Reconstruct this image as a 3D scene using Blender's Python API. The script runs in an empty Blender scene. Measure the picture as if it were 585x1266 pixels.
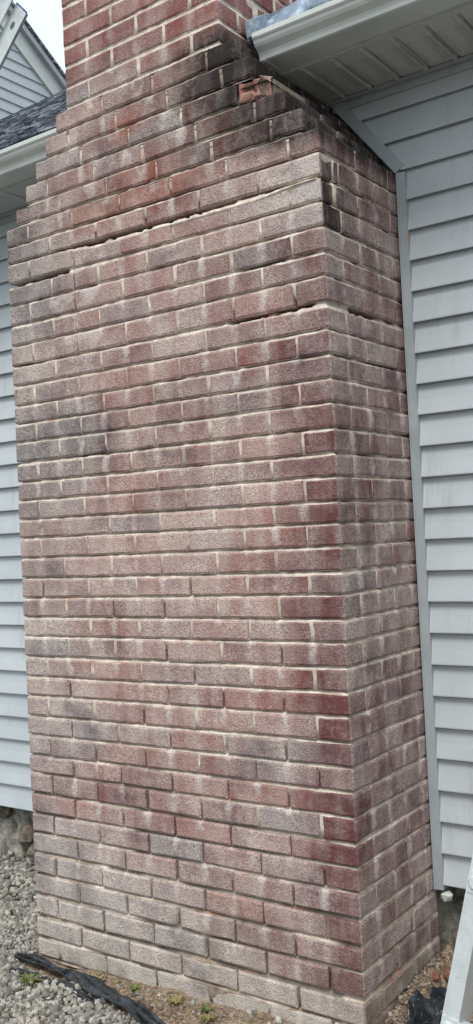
import bpy, math, random
import numpy as np
from mathutils import Vector

S = bpy.context.scene
COL = S.collection
R = math.radians

# ------------------------------------------------------------------ camera
cam = bpy.data.cameras.new('camera')
cam.sensor_fit = 'VERTICAL'
cam.sensor_height = 24.0
cam.lens = 24.0 * 1206.9 / 1266.0
cam.clip_start = 0.05
cam.clip_end = 500
cob = bpy.data.objects.new('camera', cam)
cob.location = (1.3166, -2.3315, 1.3395)
cob.rotation_euler = (1.5936, 0.0498, 0.6195)
COL.objects.link(cob)
S.camera = cob

# ------------------------------------------------------------------ world, sun, exposure
SUN_EL, SUN_AZ = 56, 22          # sun azimuth: degrees to the right of the outward (-y) direction
w = bpy.data.worlds.new('World')
S.world = w
w.use_nodes = True
nt = w.node_tree
bg = nt.nodes['Background']
sky = nt.nodes.new('ShaderNodeTexSky')
sky.sky_type = 'NISHITA'
sky.sun_disc = False
sky.sun_elevation = R(SUN_EL)
sky.sun_rotation = R(180 - SUN_AZ)
sky.dust_density = 3.0
mx = nt.nodes.new('ShaderNodeMixRGB')
mx.inputs[0].default_value = 0.82          # even cloud cover over the blue
mx.inputs[2].default_value = (5.9, 6.6, 6.9, 1)
nt.links.new(sky.outputs[0], mx.inputs[1])
nt.links.new(mx.outputs[0], bg.inputs[0])
bg.inputs[1].default_value = 0.12
sun = bpy.data.lights.new('sun', 'SUN')
sun.energy = 1.5
sun.angle = R(24)
sun.color = (1.0, 0.97, 0.93)
sob = bpy.data.objects.new('sun', sun)
el, az = R(SUN_EL), R(SUN_AZ)
sdir = Vector((math.sin(az) * math.cos(el), -math.cos(az) * math.cos(el), math.sin(el)))
sob.rotation_euler = sdir.to_track_quat('Z', 'Y').to_euler()
COL.objects.link(sob)
S.render.engine = 'CYCLES'
S.view_settings.view_transform = 'Standard'
S.view_settings.look = 'None'
S.view_settings.gamma = 1
S.view_settings.use_curve_mapping = False
S.view_settings.exposure = 0.66

# ------------------------------------------------------------------ helpers
rng = random.Random(11)
nrng = np.random.default_rng(5)


def srgb(r, g, b):
    f = lambda c: (c / 12.92 if c <= .04045 else ((c + .055) / 1.055) ** 2.4)
    return (f(r / 255), f(g / 255), f(b / 255))


class MB:
    def __init__(s):
        s.v, s.f, s.c, s.uv = [], [], [], []

    def add(s, vs, fs, cs=None, uvs=None):
        o = len(s.v)
        s.v += [tuple(p) for p in vs]
        s.f += [tuple(o + k for k in f) for f in fs]
        if cs is not None:
            s.c += cs
        if uvs is not None:
            s.uv += uvs

    def box(s, a, b):
        (x0, y0, z0), (x1, y1, z1) = a, b
        s.add([(x0, y0, z0), (x1, y0, z0), (x1, y1, z0), (x0, y1, z0), (x0, y0, z1), (x1, y0, z1), (x1, y1, z1), (x0, y1, z1)],
              [(0, 3, 2, 1), (4, 5, 6, 7), (0, 1, 5, 4), (1, 2, 6, 5), (2, 3, 7, 6), (3, 0, 4, 7)])

    def obox(s, o, X, Y, Z):      # box from a corner and three edge vectors
        o, X, Y, Z = map(Vector, (o, X, Y, Z))
        s.add([o, o + X, o + X + Y, o + Y, o + Z, o + X + Z, o + X + Y + Z, o + Y + Z],
              [(0, 3, 2, 1), (4, 5, 6, 7), (0, 1, 5, 4), (1, 2, 6, 5), (2, 3, 7, 6), (3, 0, 4, 7)])

    def extrude_x(s, prof, x0, x1, closed=True):
        n = len(prof)
        vs = [(x0, y, z) for y, z in prof] + [(x1, y, z) for y, z in prof]
        fs = [(k, (k + 1) % n, n + (k + 1) % n, n + k) for k in range(n if closed else n - 1)]
        if closed:
            fs += [tuple(range(n))[::-1], tuple(range(n, 2 * n))]
        s.add(vs, fs)

    def mesh(s, name):
        m = bpy.data.meshes.new(name)
        m.from_pydata(s.v, [], s.f)
        if s.c:
            a = m.color_attributes.new('tone', 'FLOAT_COLOR', 'POINT')
            a.data.foreach_set('color', np.array(s.c, dtype=np.float32).ravel())
        if s.uv:
            u = m.uv_layers.new(name='joint')
            idx = np.empty(len(m.loops), dtype=np.int32)
            m.loops.foreach_get('vertex_index', idx)
            u.data.foreach_set('uv', np.array(s.uv, dtype=np.float32)[idx].ravel())
        m.update()
        return m

    def build(s, name, mat, parent=None, origin=None, smooth=False):
        if origin is not None:
            ox, oy, oz = origin
            s.v = [(x - ox, y - oy, z - oz) for x, y, z in s.v]
        o = bpy.data.objects.new(name, s.mesh(name))
        if mat:
            o.data.materials.append(mat)
        if origin is not None:
            o.location = origin
        if smooth:
            o.data.polygons.foreach_set('use_smooth', [True] * len(o.data.polygons))
        COL.objects.link(o)
        if parent:
            o.parent = parent
            o.matrix_parent_inverse.identity()
        return o


def empty(name, loc=(0, 0, 0)):
    o = bpy.data.objects.new(name, None)
    o.location = loc
    o.empty_display_size = .1
    COL.objects.link(o)
    return o


def tag(o, label=None, cat=None, group=None, kind=None):
    for k, v in (('label', label), ('category', cat), ('group', group), ('kind', kind)):
        if v:
            o[k] = v
    return o


def grid_mesh(name, P, mat, parent=None, smooth=True, attr=None):
    """P: (n, m, 3) array of points -> one sheet."""
    n, m_, _ = P.shape
    idx = np.arange(n * m_).reshape(n, m_)
    q = np.stack([idx[:-1, :-1], idx[1:, :-1], idx[1:, 1:], idx[:-1, 1:]], -1).reshape(-1, 4)
    me = bpy.data.meshes.new(name)
    me.vertices.add(n * m_)
    me.vertices.foreach_set('co', P.reshape(-1).astype(np.float32))
    me.loops.add(len(q) * 4)
    me.loops.foreach_set('vertex_index', q.reshape(-1).astype(np.int32))
    me.polygons.add(len(q))
    me.polygons.foreach_set('loop_start', np.arange(0, len(q) * 4, 4, dtype=np.int32))
    if smooth:
        me.polygons.foreach_set('use_smooth', np.ones(len(q), dtype=bool))
    me.update()
    me.validate()
    if attr is not None:
        a = me.attributes.new('mask', 'FLOAT', 'POINT')
        a.data.foreach_set('value', attr.reshape(-1).astype(np.float32))
    o = bpy.data.objects.new(name, me)
    me.materials.append(mat)
    COL.objects.link(o)
    if parent:
        o.parent = parent
    return o


class VN:
    """2-D value noise"""
    def __init__(s, seed):
        s.t = np.random.default_rng(seed).random((256, 256))

    def __call__(s, x, y):
        x, y = np.asarray(x, float), np.asarray(y, float)
        xi, yi = np.floor(x).astype(int), np.floor(y).astype(int)
        fx, fy = x - xi, y - yi
        fx, fy = fx * fx * (3 - 2 * fx), fy * fy * (3 - 2 * fy)
        g = lambda a, b: s.t[a & 255, b & 255]
        return (g(xi, yi) * (1 - fx) + g(xi + 1, yi) * fx) * (1 - fy) + (g(xi, yi + 1) * (1 - fx) + g(xi + 1, yi + 1) * fx) * fy


vn1, vn2, vn3 = VN(1), VN(2), VN(3)


def sstep(a, b, x):
    t = np.clip((np.asarray(x, float) - a) / (b - a), 0, 1)
    return t * t * (3 - 2 * t)


# ------------------------------------------------------------------ materials
class NG:
    def __init__(s, name):
        s.m = bpy.data.materials.new(name)
        s.m.use_nodes = True
        s.t = s.m.node_tree
        s.p = s.t.nodes['Principled BSDF']
        s.pos = s.n('ShaderNodeNewGeometry').outputs['Position']

    def n(s, typ, **kw):
        nd = s.t.nodes.new(typ)
        for k, v in kw.items():
            setattr(nd, k, v)
        return nd

    def lk(s, a, b):
        if isinstance(a, (int, float)):
            b.default_value = a
        elif isinstance(a, tuple):
            b.default_value = a if len(a) == 4 else a + (1,)
        else:
            s.t.links.new(a, b)

    def noise(s, scale, detail=3, rough=.55, vec=None, stretch=None, dist=0):
        nd = s.n('ShaderNodeTexNoise')
        nd.inputs['Scale'].default_value = scale
        nd.inputs['Detail'].default_value = detail
        nd.inputs['Roughness'].default_value = rough
        nd.inputs['Distortion'].default_value = dist
        v = vec or s.pos
        if stretch:
            mp = s.n('ShaderNodeMapping')
            mp.inputs['Scale'].default_value = stretch
            s.t.links.new(v, mp.inputs[0])
            v = mp.outputs[0]
        s.t.links.new(v, nd.inputs['Vector'])
        return nd.outputs['Fac']

    def voro(s, scale, out='Distance', feature='F1', vec=None):
        nd = s.n('ShaderNodeTexVoronoi', feature=feature)
        nd.inputs['Scale'].default_value = scale
        s.t.links.new(vec or s.pos, nd.inputs['Vector'])
        return nd.outputs[out]

    def math(s, op, a, b=0, c=0):
        nd = s.n('ShaderNodeMath', operation=op)
        for k, v in enumerate((a, b, c)):
            s.lk(v, nd.inputs[k])
        return nd.outputs[0]

    def rng(s, x, a, b, lo=0., hi=1., smooth=True):
        nd = s.n('ShaderNodeMapRange')
        if smooth:
            nd.interpolation_type = 'SMOOTHSTEP'
        s.lk(x, nd.inputs[0])
        for k, v in enumerate((a, b, lo, hi)):
            nd.inputs[k + 1].default_value = v
        return nd.outputs[0]

    def mix(s, f, a, b, mode='MIX'):
        nd = s.n('ShaderNodeMixRGB', blend_type=mode)
        s.lk(f, nd.inputs[0])
        s.lk(a, nd.inputs[1])
        s.lk(b, nd.inputs[2])
        return nd.outputs[0]

    def xyz(s, v=None):
        nd = s.n('ShaderNodeSeparateXYZ')
        s.t.links.new(v or s.pos, nd.inputs[0])
        return nd.outputs

    def bump(s, h, strength=.5, dist=.002, prev=None):
        nd = s.n('ShaderNodeBump')
        nd.inputs['Strength'].default_value = strength
        nd.inputs['Distance'].default_value = dist
        s.lk(h, nd.inputs['Height'])
        if prev is not None:
            s.t.links.new(prev, nd.inputs['Normal'])
        return nd.outputs[0]

    def done(s, col, rough=.8, normal=None, spec=.3, metal=0.):
        s.lk(col, s.p.inputs['Base Color'])
        s.lk(rough, s.p.inputs['Roughness'])
        s.p.inputs['Specular IOR Level'].default_value = spec
        s.p.inputs['Metallic'].default_value = metal
        if normal is not None:
            s.t.links.new(normal, s.p.inputs['Normal'])
        return s.m


def mat_brick():
    g = NG('brick')
    at = g.n('ShaderNodeAttribute', attribute_name='tone')
    col, eff = at.outputs['Color'], at.outputs['Alpha']
    uv = g.n('ShaderNodeUVMap', uv_map='joint')
    ux, uy, _ = g.xyz(uv.outputs[0])
    fine = g.noise(215, 3, .6)
    mid = g.noise(60, 4, .6)
    big = g.noise(9, 3, .5)
    stip = g.rng(fine, .40, .60)
    calm = g.rng(g.noise(17, 3, .6), .42, .62)
    stip = g.math('ADD', g.math('MULTIPLY', stip, g.math('SUBTRACT', 1, g.math('MULTIPLY', calm, .6))), g.math('MULTIPLY', calm, .3))
    a = g.math('MULTIPLY_ADD', g.math('SUBTRACT', big, .5), 1.1, eff)
    a = g.math('MULTIPLY_ADD', g.math('SUBTRACT', mid, .5), .9, a)
    a = g.rng(a, .0, 1.15, 0, 1, False)
    bands = g.noise(1, 3, .6, None, (16, 16, 3.2))          # lime washed down over brick and joint alike
    a = g.math('MULTIPLY_ADD', g.math('SUBTRACT', bands, .5), 1.0, a)
    bloom = g.noise(3.1, 3, .55)
    a = g.math('MULTIPLY_ADD', g.math('MULTIPLY', g.math('SUBTRACT', bloom, .46), g.rng(eff, .1, .55, .3, 1)), 1.15, a)
    a = g.math('MINIMUM', g.math('MAXIMUM', a, 0), 1)
    film = g.math('MULTIPLY', a, g.math('MULTIPLY_ADD', stip, .56, .36))
    # pale run below the upright joint of the course above
    wob = g.math('MULTIPLY_ADD', g.math('SUBTRACT', g.noise(30, 3), .5), .050, ux)
    st = g.rng(g.math('ABSOLUTE', wob), .002, .030, 1, 0)
    st = g.math('MULTIPLY', st, g.rng(fine, .25, .6, .5, 1))
    st = g.math('MULTIPLY', st, g.rng(g.noise(13, 3, .6), .33, .58, .22, 1))
    st = g.math('MULTIPLY', st, g.rng(uy, -.5, 1.0, .35, 1.0, False))
    st = g.math('MULTIPLY', st, g.rng(eff, .05, .4, .1, 1))
    # smear of lime along the brick's own edges
    ed = g.math('MULTIPLY', g.rng(g.math('ABSOLUTE', g.math('SUBTRACT', uy, .5)), .38, .5, 0, .35), g.rng(g.noise(30, 2), .45, .65))
    film = g.math('MAXIMUM', g.math('MAXIMUM', film, st), g.math('MULTIPLY', ed, g.rng(eff, 0, .4)))
    body = g.mix(g.rng(mid, .3, .75, 0, .45), col, g.mix(1., col, (.55, .5, .5), 'MULTIPLY'))
    body = g.mix(g.rng(fine, .30, .44, .6, 0), body, (.035, .024, .022))
    c = g.mix(film, body, g.mix(g.rng(big, .35, .65), srgb(206, 196, 191), srgb(212, 199, 190)))
    grime = g.rng(g.noise(4.3, 4, .6, None, (1, 1, 1.4)), .53, .70)
    grime = g.math('MULTIPLY', grime, g.rng(mid, .3, .6, .45, .85))
    c = g.mix(grime, c, g.mix(1., c, (.50, .50, .54), 'MULTIPLY'))
    pit = g.rng(g.voro(120), .0, .3, 1, 0)
    h = g.math('MULTIPLY_ADD', fine, 1.0, g.math('MULTIPLY', mid, 1.2))
    h = g.math('MULTIPLY_ADD', pit, -.25, h)
    return g.done(c, .92, g.bump(h, 1.0, .0036), .2)


def mat_mortar():
    g = NG('mortar')
    x, y, z = g.xyz()
    fine = g.noise(240, 3)
    mid = g.noise(26, 4, .6)
    big = g.noise(5, 3)
    c = g.mix(g.rng(mid, .3, .7), srgb(190, 174, 160), srgb(228, 216, 204))
    c = g.mix(g.rng(fine, .3, .5, .5, 0), c, srgb(120, 104, 94))
    low = g.math('MULTIPLY', g.rng(z, .15, .95, 1, 0), g.rng(big, .38, .62))
    c = g.mix(g.math('MULTIPLY', low, g.rng(mid, .35, .6, .25, .9)), c, srgb(126, 104, 84))
    bands = g.noise(1, 3, .6, None, (16, 16, 3.2))
    c = g.mix(g.rng(bands, .35, .52, .4, 0), c, srgb(146, 126, 112))
    dirt = g.n('ShaderNodeAttribute', attribute_name='tone')  # dirt and soot of the joints, plus the painted dark of open cracks
    dr, _, _ = g.xyz(dirt.outputs['Color'])
    c = g.mix(g.math('MULTIPLY', dr, g.rng(mid, .2, .5, .5, 1)), c, srgb(70, 61, 52))
    red = g.rng(g.noise(7, 2, .5, None, (1, 1, 2.2)), .62, .72, 0, .5)
    c = g.mix(red, c, srgb(176, 120, 96))
    dirty = g.math('MULTIPLY', g.rng(z, -.06, .03, 1, 0), g.rng(x, -.25, .0))
    c = g.mix(dirty, c, srgb(124, 92, 68))
    grime = g.rng(g.noise(4.3, 4, .6, None, (1, 1, 1.4)), .53, .70)
    c = g.mix(g.math('MULTIPLY', grime, .6), c, g.mix(1., c, (.55, .54, .54), 'MULTIPLY'))
    h = g.math('MULTIPLY_ADD', mid, 1.5, fine)
    return g.done(c, .95, g.bump(h, .8, .002), .15)


def mat_siding():
    g = NG('vinyl_siding')
    grain = g.noise(30, 3, .6, None, (1, 1, 14))
    dirt = g.noise(3.2, 4, .6)
    c = g.mix(g.rng(dirt, .3, .75), srgb(175, 182, 186), srgb(186, 192, 196))
    c = g.mix(g.rng(g.noise(8, 4, .65, None, (3, 1, .35)), .52, .74, 0, .34), c, srgb(138, 140, 136))
    return g.done(c, .55, g.bump(grain, .12, .002), .3)


def mat_paint(name, rgb, rough=.5, var=.08, spec=.35):
    g = NG(name)
    d = g.noise(7, 4, .6)
    c = g.mix(g.rng(d, .35, .75), rgb, tuple(v * (1 - var * 2) for v in rgb))
    c = g.mix(g.rng(g.noise(45, 3, .7), .62, .76, 0, .3), c, tuple(v * .6 for v in rgb))
    return g.done(c, rough, g.bump(g.noise(25, 2), .05, .003), spec)


def mat_trim():
    g = NG('trim')
    d = g.noise(9, 4, .6)
    c = g.mix(g.rng(d, .35, .75), srgb(164, 170, 174), srgb(150, 156, 160))
    rub = g.rng(g.noise(5.3, 3, .6), .64, .70, 0, .55)
    c = g.mix(rub, c, srgb(176, 140, 122))
    return g.done(c, .5, None, .35)


def mat_soffit():
    g = NG('soffit_vinyl')
    x, y, z = g.xyz()
    # punched diamond grid of vent holes
    k = 2 * math.pi / .0085
    a = g.math('SINE', g.math('MULTIPLY', g.math('ADD', x, y), k))
    b = g.math('SINE', g.math('MULTIPLY', g.math('SUBTRACT', x, y), k))
    hole = g.rng(g.math('MULTIPLY', a, b), .30, .55)
    ph = g.math('FRACT', g.math('DIVIDE', g.math('ADD', x, 10.0 + .152), .0965))
    band = g.math('MULTIPLY', g.rng(ph, .2, .24), g.rng(ph, .86, .9, 1, 0))
    band = g.math('MULTIPLY', band, g.math('MULTIPLY', g.rng(y, .265, .27), g.rng(y, .425, .43, 1, 0)))
    hole = g.math('MULTIPLY', hole, band)
    c = g.mix(g.math('MULTIPLY', hole, .75), g.mix(g.noise(6, 3), srgb(190, 191, 186), srgb(176, 178, 173)), srgb(70, 70, 68))
    return g.done(c, .6, g.bump(hole, .3, -.002), .3)


def mat_shingle():
    g = NG('asphalt_shingle')
    f = g.noise(300, 2, .6)
    m_ = g.noise(14, 3, .6)
    c = g.mix(g.rng(m_, .35, .65), srgb(44, 48, 56), srgb(92, 98, 108))
    c = g.mix(g.rng(g.noise(40, 4, .65, None, (.22, 1, 1)), .50, .62, 0, .8), c, srgb(168, 174, 184))
    c = g.mix(g.rng(f, .5, .62, 0, .5), c, srgb(28, 30, 36))
    return g.done(c, .95, g.bump(f, .6, .002), .15)


def mat_stone(name, a, b, sc=18, bump=.5):
    g = NG(name)
    m_ = g.noise(sc, 4, .65)
    f = g.noise(sc * 9, 3, .6)
    c = g.mix(g.rng(m_, .3, .7), a, b)
    c = g.mix(g.rng(f, .3, .45, .5, 0), c, tuple(v * .45 for v in a))
    return g.done(c, .95, g.bump(g.math('MULTIPLY_ADD', m_, 2., f), bump, .006), .15)


def mat_gravel():
    g = NG('gravel')
    at = g.n('ShaderNodeAttribute', attribute_name='tone')
    f = g.noise(160, 3, .6)
    c = g.mix(g.rng(f, .3, .7, 0, .5), at.outputs['Color'], srgb(120, 116, 108))
    return g.done(c, .95, g.bump(f, .5, .002), .15)


def mat_ground():
    g = NG('ground')
    at = g.n('ShaderNodeAttribute', attribute_name='mask').outputs['Fac']    # 1 = gravel bed, 0 = bare soil
    vo = g.voro(46)
    rnd = g.voro(46, 'Color')
    r, _, _ = g.xyz(rnd)
    st = g.mix(r, srgb(128, 124, 116), srgb(186, 182, 172))
    st = g.mix(g.rng(vo, .35, .6), st, srgb(64, 60, 54))
    n1, n2 = g.noise(22, 4, .65), g.noise(130, 3, .6)
    soil = g.mix(g.rng(n1, .3, .7), srgb(98, 82, 68), srgb(148, 128, 110))
    soil = g.mix(g.rng(n2, .5, .66), soil, srgb(176, 158, 138))
    c = g.mix(at, soil, st)
    h = g.math('MULTIPLY_ADD', vo, -1.2, g.math('MULTIPLY', n2, .6))
    return g.done(c, .97, g.bump(h, .9, .008), .1)


def mat_metal(name, rgb, rough=.45, metal=.6):
    g = NG(name)
    br = g.noise(40, 3, .6, None, (6, 6, .5))
    d = g.noise(12, 4, .6)
    c = g.mix(g.rng(d, .4, .75), rgb, tuple(v * .72 for v in rgb))
    c = g.mix(g.rng(g.noise(70, 3, .7), .6, .7, 0, .5), c, tuple(v * .5 for v in rgb))
    return g.done(c, g.rng(d, .3, .8, rough - .08, rough + .2), g.bump(br, .1, .001), .5, metal)


def mat_sheet(name, rgb, rgb2, rough=.4, spec=.4):
    g = NG(name)
    n1 = g.noise(24, 4, .6)
    n2 = g.noise(140, 3, .7)
    c = g.mix(g.rng(n1, .45, .75), rgb, rgb2)
    c = g.mix(g.rng(n2, .58, .68, 0, .5), c, srgb(140, 132, 120))
    return g.done(c, rough, g.bump(n1, .4, .006), spec)


M_BRICK, M_MORTAR, M_SIDING, M_TRIM = mat_brick(), mat_mortar(), mat_siding(), mat_trim()
M_GUTTER = mat_paint('gutter_paint', srgb(196, 200, 196), .38, .06, .45)
M_FASCIA = mat_paint('fascia_paint', srgb(182, 185, 182), .5)
M_SOFFIT, M_SHINGLE = mat_soffit(), mat_shingle()
M_DARK = mat_paint('sheathing', srgb(70, 70, 68), .9)
M_FOUND = mat_stone('foundation_mortar', srgb(112, 108, 100), srgb(168, 164, 154), 26, .9)
M_RUBBLE = mat_stone('rubble_stone', srgb(84, 77, 69), srgb(136, 126, 114), 30, .9)
M_GRAVEL, M_GROUND = mat_gravel(), mat_ground()
M_ALU = mat_metal('aluminium', srgb(198, 203, 203), .42, .3)
M_FABRIC = mat_sheet('black_fabric', srgb(32, 34, 38), srgb(62, 66, 72), .42)
M_PLASTIC = mat_sheet('dark_plastic', srgb(26, 30, 36), srgb(64, 72, 82), .3, .6)
M_MEMBRANE = mat_sheet('roof_membrane', srgb(122, 138, 156), srgb(172, 188, 202), .5)
M_BLUE = mat_paint('blue_plastic', srgb(70, 92, 150), .5)
M_WEED = mat_paint('weed_leaf', srgb(112, 118, 66), .7, .3)
M_DRY = mat_paint('dry_grass', srgb(150, 138, 92), .8, .3)
M_FRAG = mat_stone('broken_brick', srgb(128, 82, 66), srgb(168, 128, 108), 40, .9)

# ------------------------------------------------------------------ measured masonry
H = .0677                      # course height
W = 1.2762                     # front width, six bricks
M = W / 6                      # brick module
D = .50                        # depth back to (and just into) the house wall
RL = {0: 5, 1: 6, 2: 14, 3: 0, 4: 2, 5: -4, 6: -5, 7: -7, 8: -9, 9: -11, 10: -6, 11: -3, 12: -9, 13: -6, 14: -3, 15: -1, 16: 2, 17: 0,
      18: -1, 19: -3, 20: 0, 21: 1, 22: -3, 23: -2, 24: 1, 25: -2, 26: 2, 27: 0, 28: 8, 29: 6, 30: 4, 31: 5, 32: 1, 33: 0, 34: -6,
      35: -12, 36: -16, 37: -16}
RR = {0: 12, 1: 10, 2: 7, 3: 8, 4: 5, 5: 1, 6: 4, 7: -12, 8: -10, 9: -12, 10: -10, 11: -9, 12: -12, 13: -14, 14: -10, 15: -11, 16: -3,
      17: 1, 18: -3, 19: 4, 20: 3, 21: 8, 22: 7, 23: 7, 24: 9, 25: 7, 26: 6, 27: 7, 28: 6, 29: 2, 30: 7, 31: 6, 32: 1, 33: -4, 34: -5,
      35: -16, 36: -16, 37: -16}


def ztop(i, x):
    t = min(1, max(0, (x + W) / W))
    a = RL[i] if i >= 0 else -3
    b = RR[i] if i >= 0 else 16
    return (36 - i) * H + (a * (1 - t) + b * t) / 1000


def brick_h(i, gap):
    hi = {6: .0660, 2: .0630}.get(i, .0612)
    return np.clip(gap - .0084, .052, hi)


def ends(i):                   # left and right end of a course on the front
    k = min(6, max(0, -i))
    return -W + .25 * M * k, -.25 * M * k


def perps(i):
    """upright joints of course i as path coordinates; the front runs from xl to xr, the sides continue beyond"""
    xl, xr = ends(i)
    half = (i % 2 == 0)                       # even courses start with a header on the front
    if i == 36:
        half = True
    p = []
    x = xl + (.5 * M if half else M)
    while x < xr - .3 * M:
        p.append(x)
        x += M
    if i in (3, 5):
        p.append(xl + 1.5 * M)
    gap = xr - max(p)                         # front part of the right corner brick
    first_r = 1.5 * M - gap if gap > .75 * M else M
    s = xr + (.5 * M if gap > .75 * M else M)
    while s < xr + D - .02:
        p.append(s)
        s += M
    s = xl - (M if half else .5 * M)
    while s > xl - D + .02:
        p.append(s)
        s -= M
    return sorted(p)


def path(i, s, off=0):
    """point on the perimeter of course i, `off` metres inside the face"""
    xl, xr = ends(i)
    if s < xl:
        return xl + off, (xl - s)
    if s > xr:
        return xr - off, (s - xr)
    return s, off


SPOTS = [  # (x, z, radius, colour, eff, strength) fired-clay colour patches seen on the front
    (-.717, 2.645, .07, (164, 98, 78), .25, .9), (-.543, 2.495, .08, (150, 84, 70), .2, .8), (-.55, 2.42, .14, (150, 86, 70), .2, .75),
    (-.80, 2.40, .13, (158, 104, 84), .35, .7), (-.92, 2.40, .1, (160, 110, 90), .35, .6), (-1.0, 1.72, .12, (74, 74, 82), .35, .8),
    (-.9, 1.66, .1, (82, 80, 86), .35, .6), (-.33, 1.72, .1, (86, 84, 92), .45, .6), (-1.1, 2.2, .12, (92, 92, 96), .55, .6),
    (-.1, 1.83, .1, (92, 70, 74), .2, .5), (-.62, .5, .1, (138, 92, 88), .45, .5), (-.3, .68, .09, (92, 84, 90), .5, .6),
    (-.98, .72, .09, (110, 112, 116), .6, .7), (-1.2, 2.12, .10, (84, 84, 88), .55, .8), (-1.2, 2.3, .09, (96, 92, 92), .6, .7), (-1.18, 1.70, .09, (80, 80, 86), .45, .8), (-1.0, 1.58, .1, (78, 76, 82), .4, .7), (-1.22, 1.5, .08, (92, 74, 76), .4, .6), (-1.03, .455, .07, (150, 78, 66), .3, .8), (-1.15, .3, .16, (128, 128, 128), .85, .7), (-.9, .16, .16, (134, 130, 126), .85, .6), (-.45, 1.35, .25, (168, 112, 102), .75, .5), (-.7, 1.2, .25, (160, 112, 104), .85, .4), (-.5, 1.62, .12, (160, 100, 92), .5, .5), (-.75, 1.5, .12, (160, 98, 88), .5, .5), (-.3, 1.95, .12, (140, 88, 82), .25, .5), (-.75, 2.1, .2, (150, 104, 100), .4, .5),
]


def brick_rgb(i, s, z, r):
    """clay colour (linear) and lime film of a point; r = the brick's own random numbers"""
    xl, xr = ends(i)
    side = s > xr or s < xl
    x = min(max(s, xl), xr)
    t = (x + W) / W
    base = np.array((148, 95, 85.)) * (1 - r[0]) + np.array((117, 75, 72.)) * r[0]
    if r[1] > .95:
        base = np.array((114, 96, 96.))
    elif r[1] < .06:
        base = np.array((146, 94, 84.))
    eff = .66 - .10 * t + (r[2] - .5) * .34
    g_left = float(sstep(.35, .0, t))
    base = base * (1 - .45 * g_left) + np.array((118, 108, 106.)) * .45 * g_left
    eff += .06 * g_left
    if i <= 0:
        eff -= .02
    cr = float(sstep(-.19 + .03 * r[4], -.10 + .02 * r[5], x)) if i >= 1 else 0
    if not side and i >= 3:
        base = base * (1 - .8 * cr) + np.array((92, 57, 57.)) * .9 * cr
        eff -= .34 * cr * (.8 + .4 * r[3])
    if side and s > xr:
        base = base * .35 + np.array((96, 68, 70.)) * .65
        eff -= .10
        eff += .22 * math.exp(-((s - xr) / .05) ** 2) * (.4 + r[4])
    low = float(sstep(.42, .06, z)) * (1 - .75 * t)
    base = base * (1 - .75 * low) + np.array((112, 110, 98.)) * .75 * low
    eff += .20 * low * (1 if not side else .5)
    if z < .075:
        lo2 = float(sstep(.078, .045, z)) if i > 35 else .55
        base = base * (1 - lo2) + np.array((146, 140, 124.)) * lo2
        eff = .82 if not side else .35
        if side and s > xr:
            base = np.array((118, 104, 92.))
    top = float(sstep(2.80, 2.90, z))
    if top > 0:
        red = np.array((142, 88, 84.)) * (1 - r[0]) + np.array((124, 74, 73.)) * r[0]
        base = base * (1 - top) + red * top
        eff = eff * (1 - top) + .22 * top
    if not side:
        for (sx, sz, rad, c, e, k) in SPOTS:
            d = math.hypot((x - sx) * .7, (z - sz) * 1.4) / rad
            f = k * math.exp(-d * d * 1.5)
            base = base * (1 - f) + np.array(c, float) * f
            eff = eff * (1 - f) + e * f
    # old soot on the left edge and left shoulder
    le = math.exp(-((x - xl) / .22) ** 2) * (.55 * float(sstep(2.62, 2.45, z)) * float(sstep(1.95, 2.15, z)) + .75 * math.exp(-((z - 1.68) / .16) ** 2))
    le = min(.8, le * (.5 + r[5]))
    base = base * (1 - le) + np.array((66, 64, 68.)) * le
    eff -= .12 * le
    # soot round the right shoulder
    dx = (xr - x)
    so = math.exp(-(dx / (.30 if i > -5 else .2)) ** 2) * float(sstep(2.38, 2.46, z)) * float(sstep(2.88, 2.78, z))
    if 1 <= i <= 3:
        so = .75 * math.exp(-((s - xr) / .17) ** 2) if side and s > xr else 0
        if not side:
            cc = math.exp(-(dx / .2) ** 2)
            base = base * (1 - .6 * cc) + np.array((156, 153, 148.)) * .7 * cc
            eff += .5 * cc
    so = min(1, so * (.85 + .6 * r[3]))
    base = base * (1 - .9 * so) + np.array((44, 40, 40.)) * .9 * so
    eff -= .62 * so
    if i == -3 and x > xr - .46 * M and not side:
        base, eff = np.array((158, 100, 84.)), .3
    return srgb(*base) + (max(0, min(1, eff)),)


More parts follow.
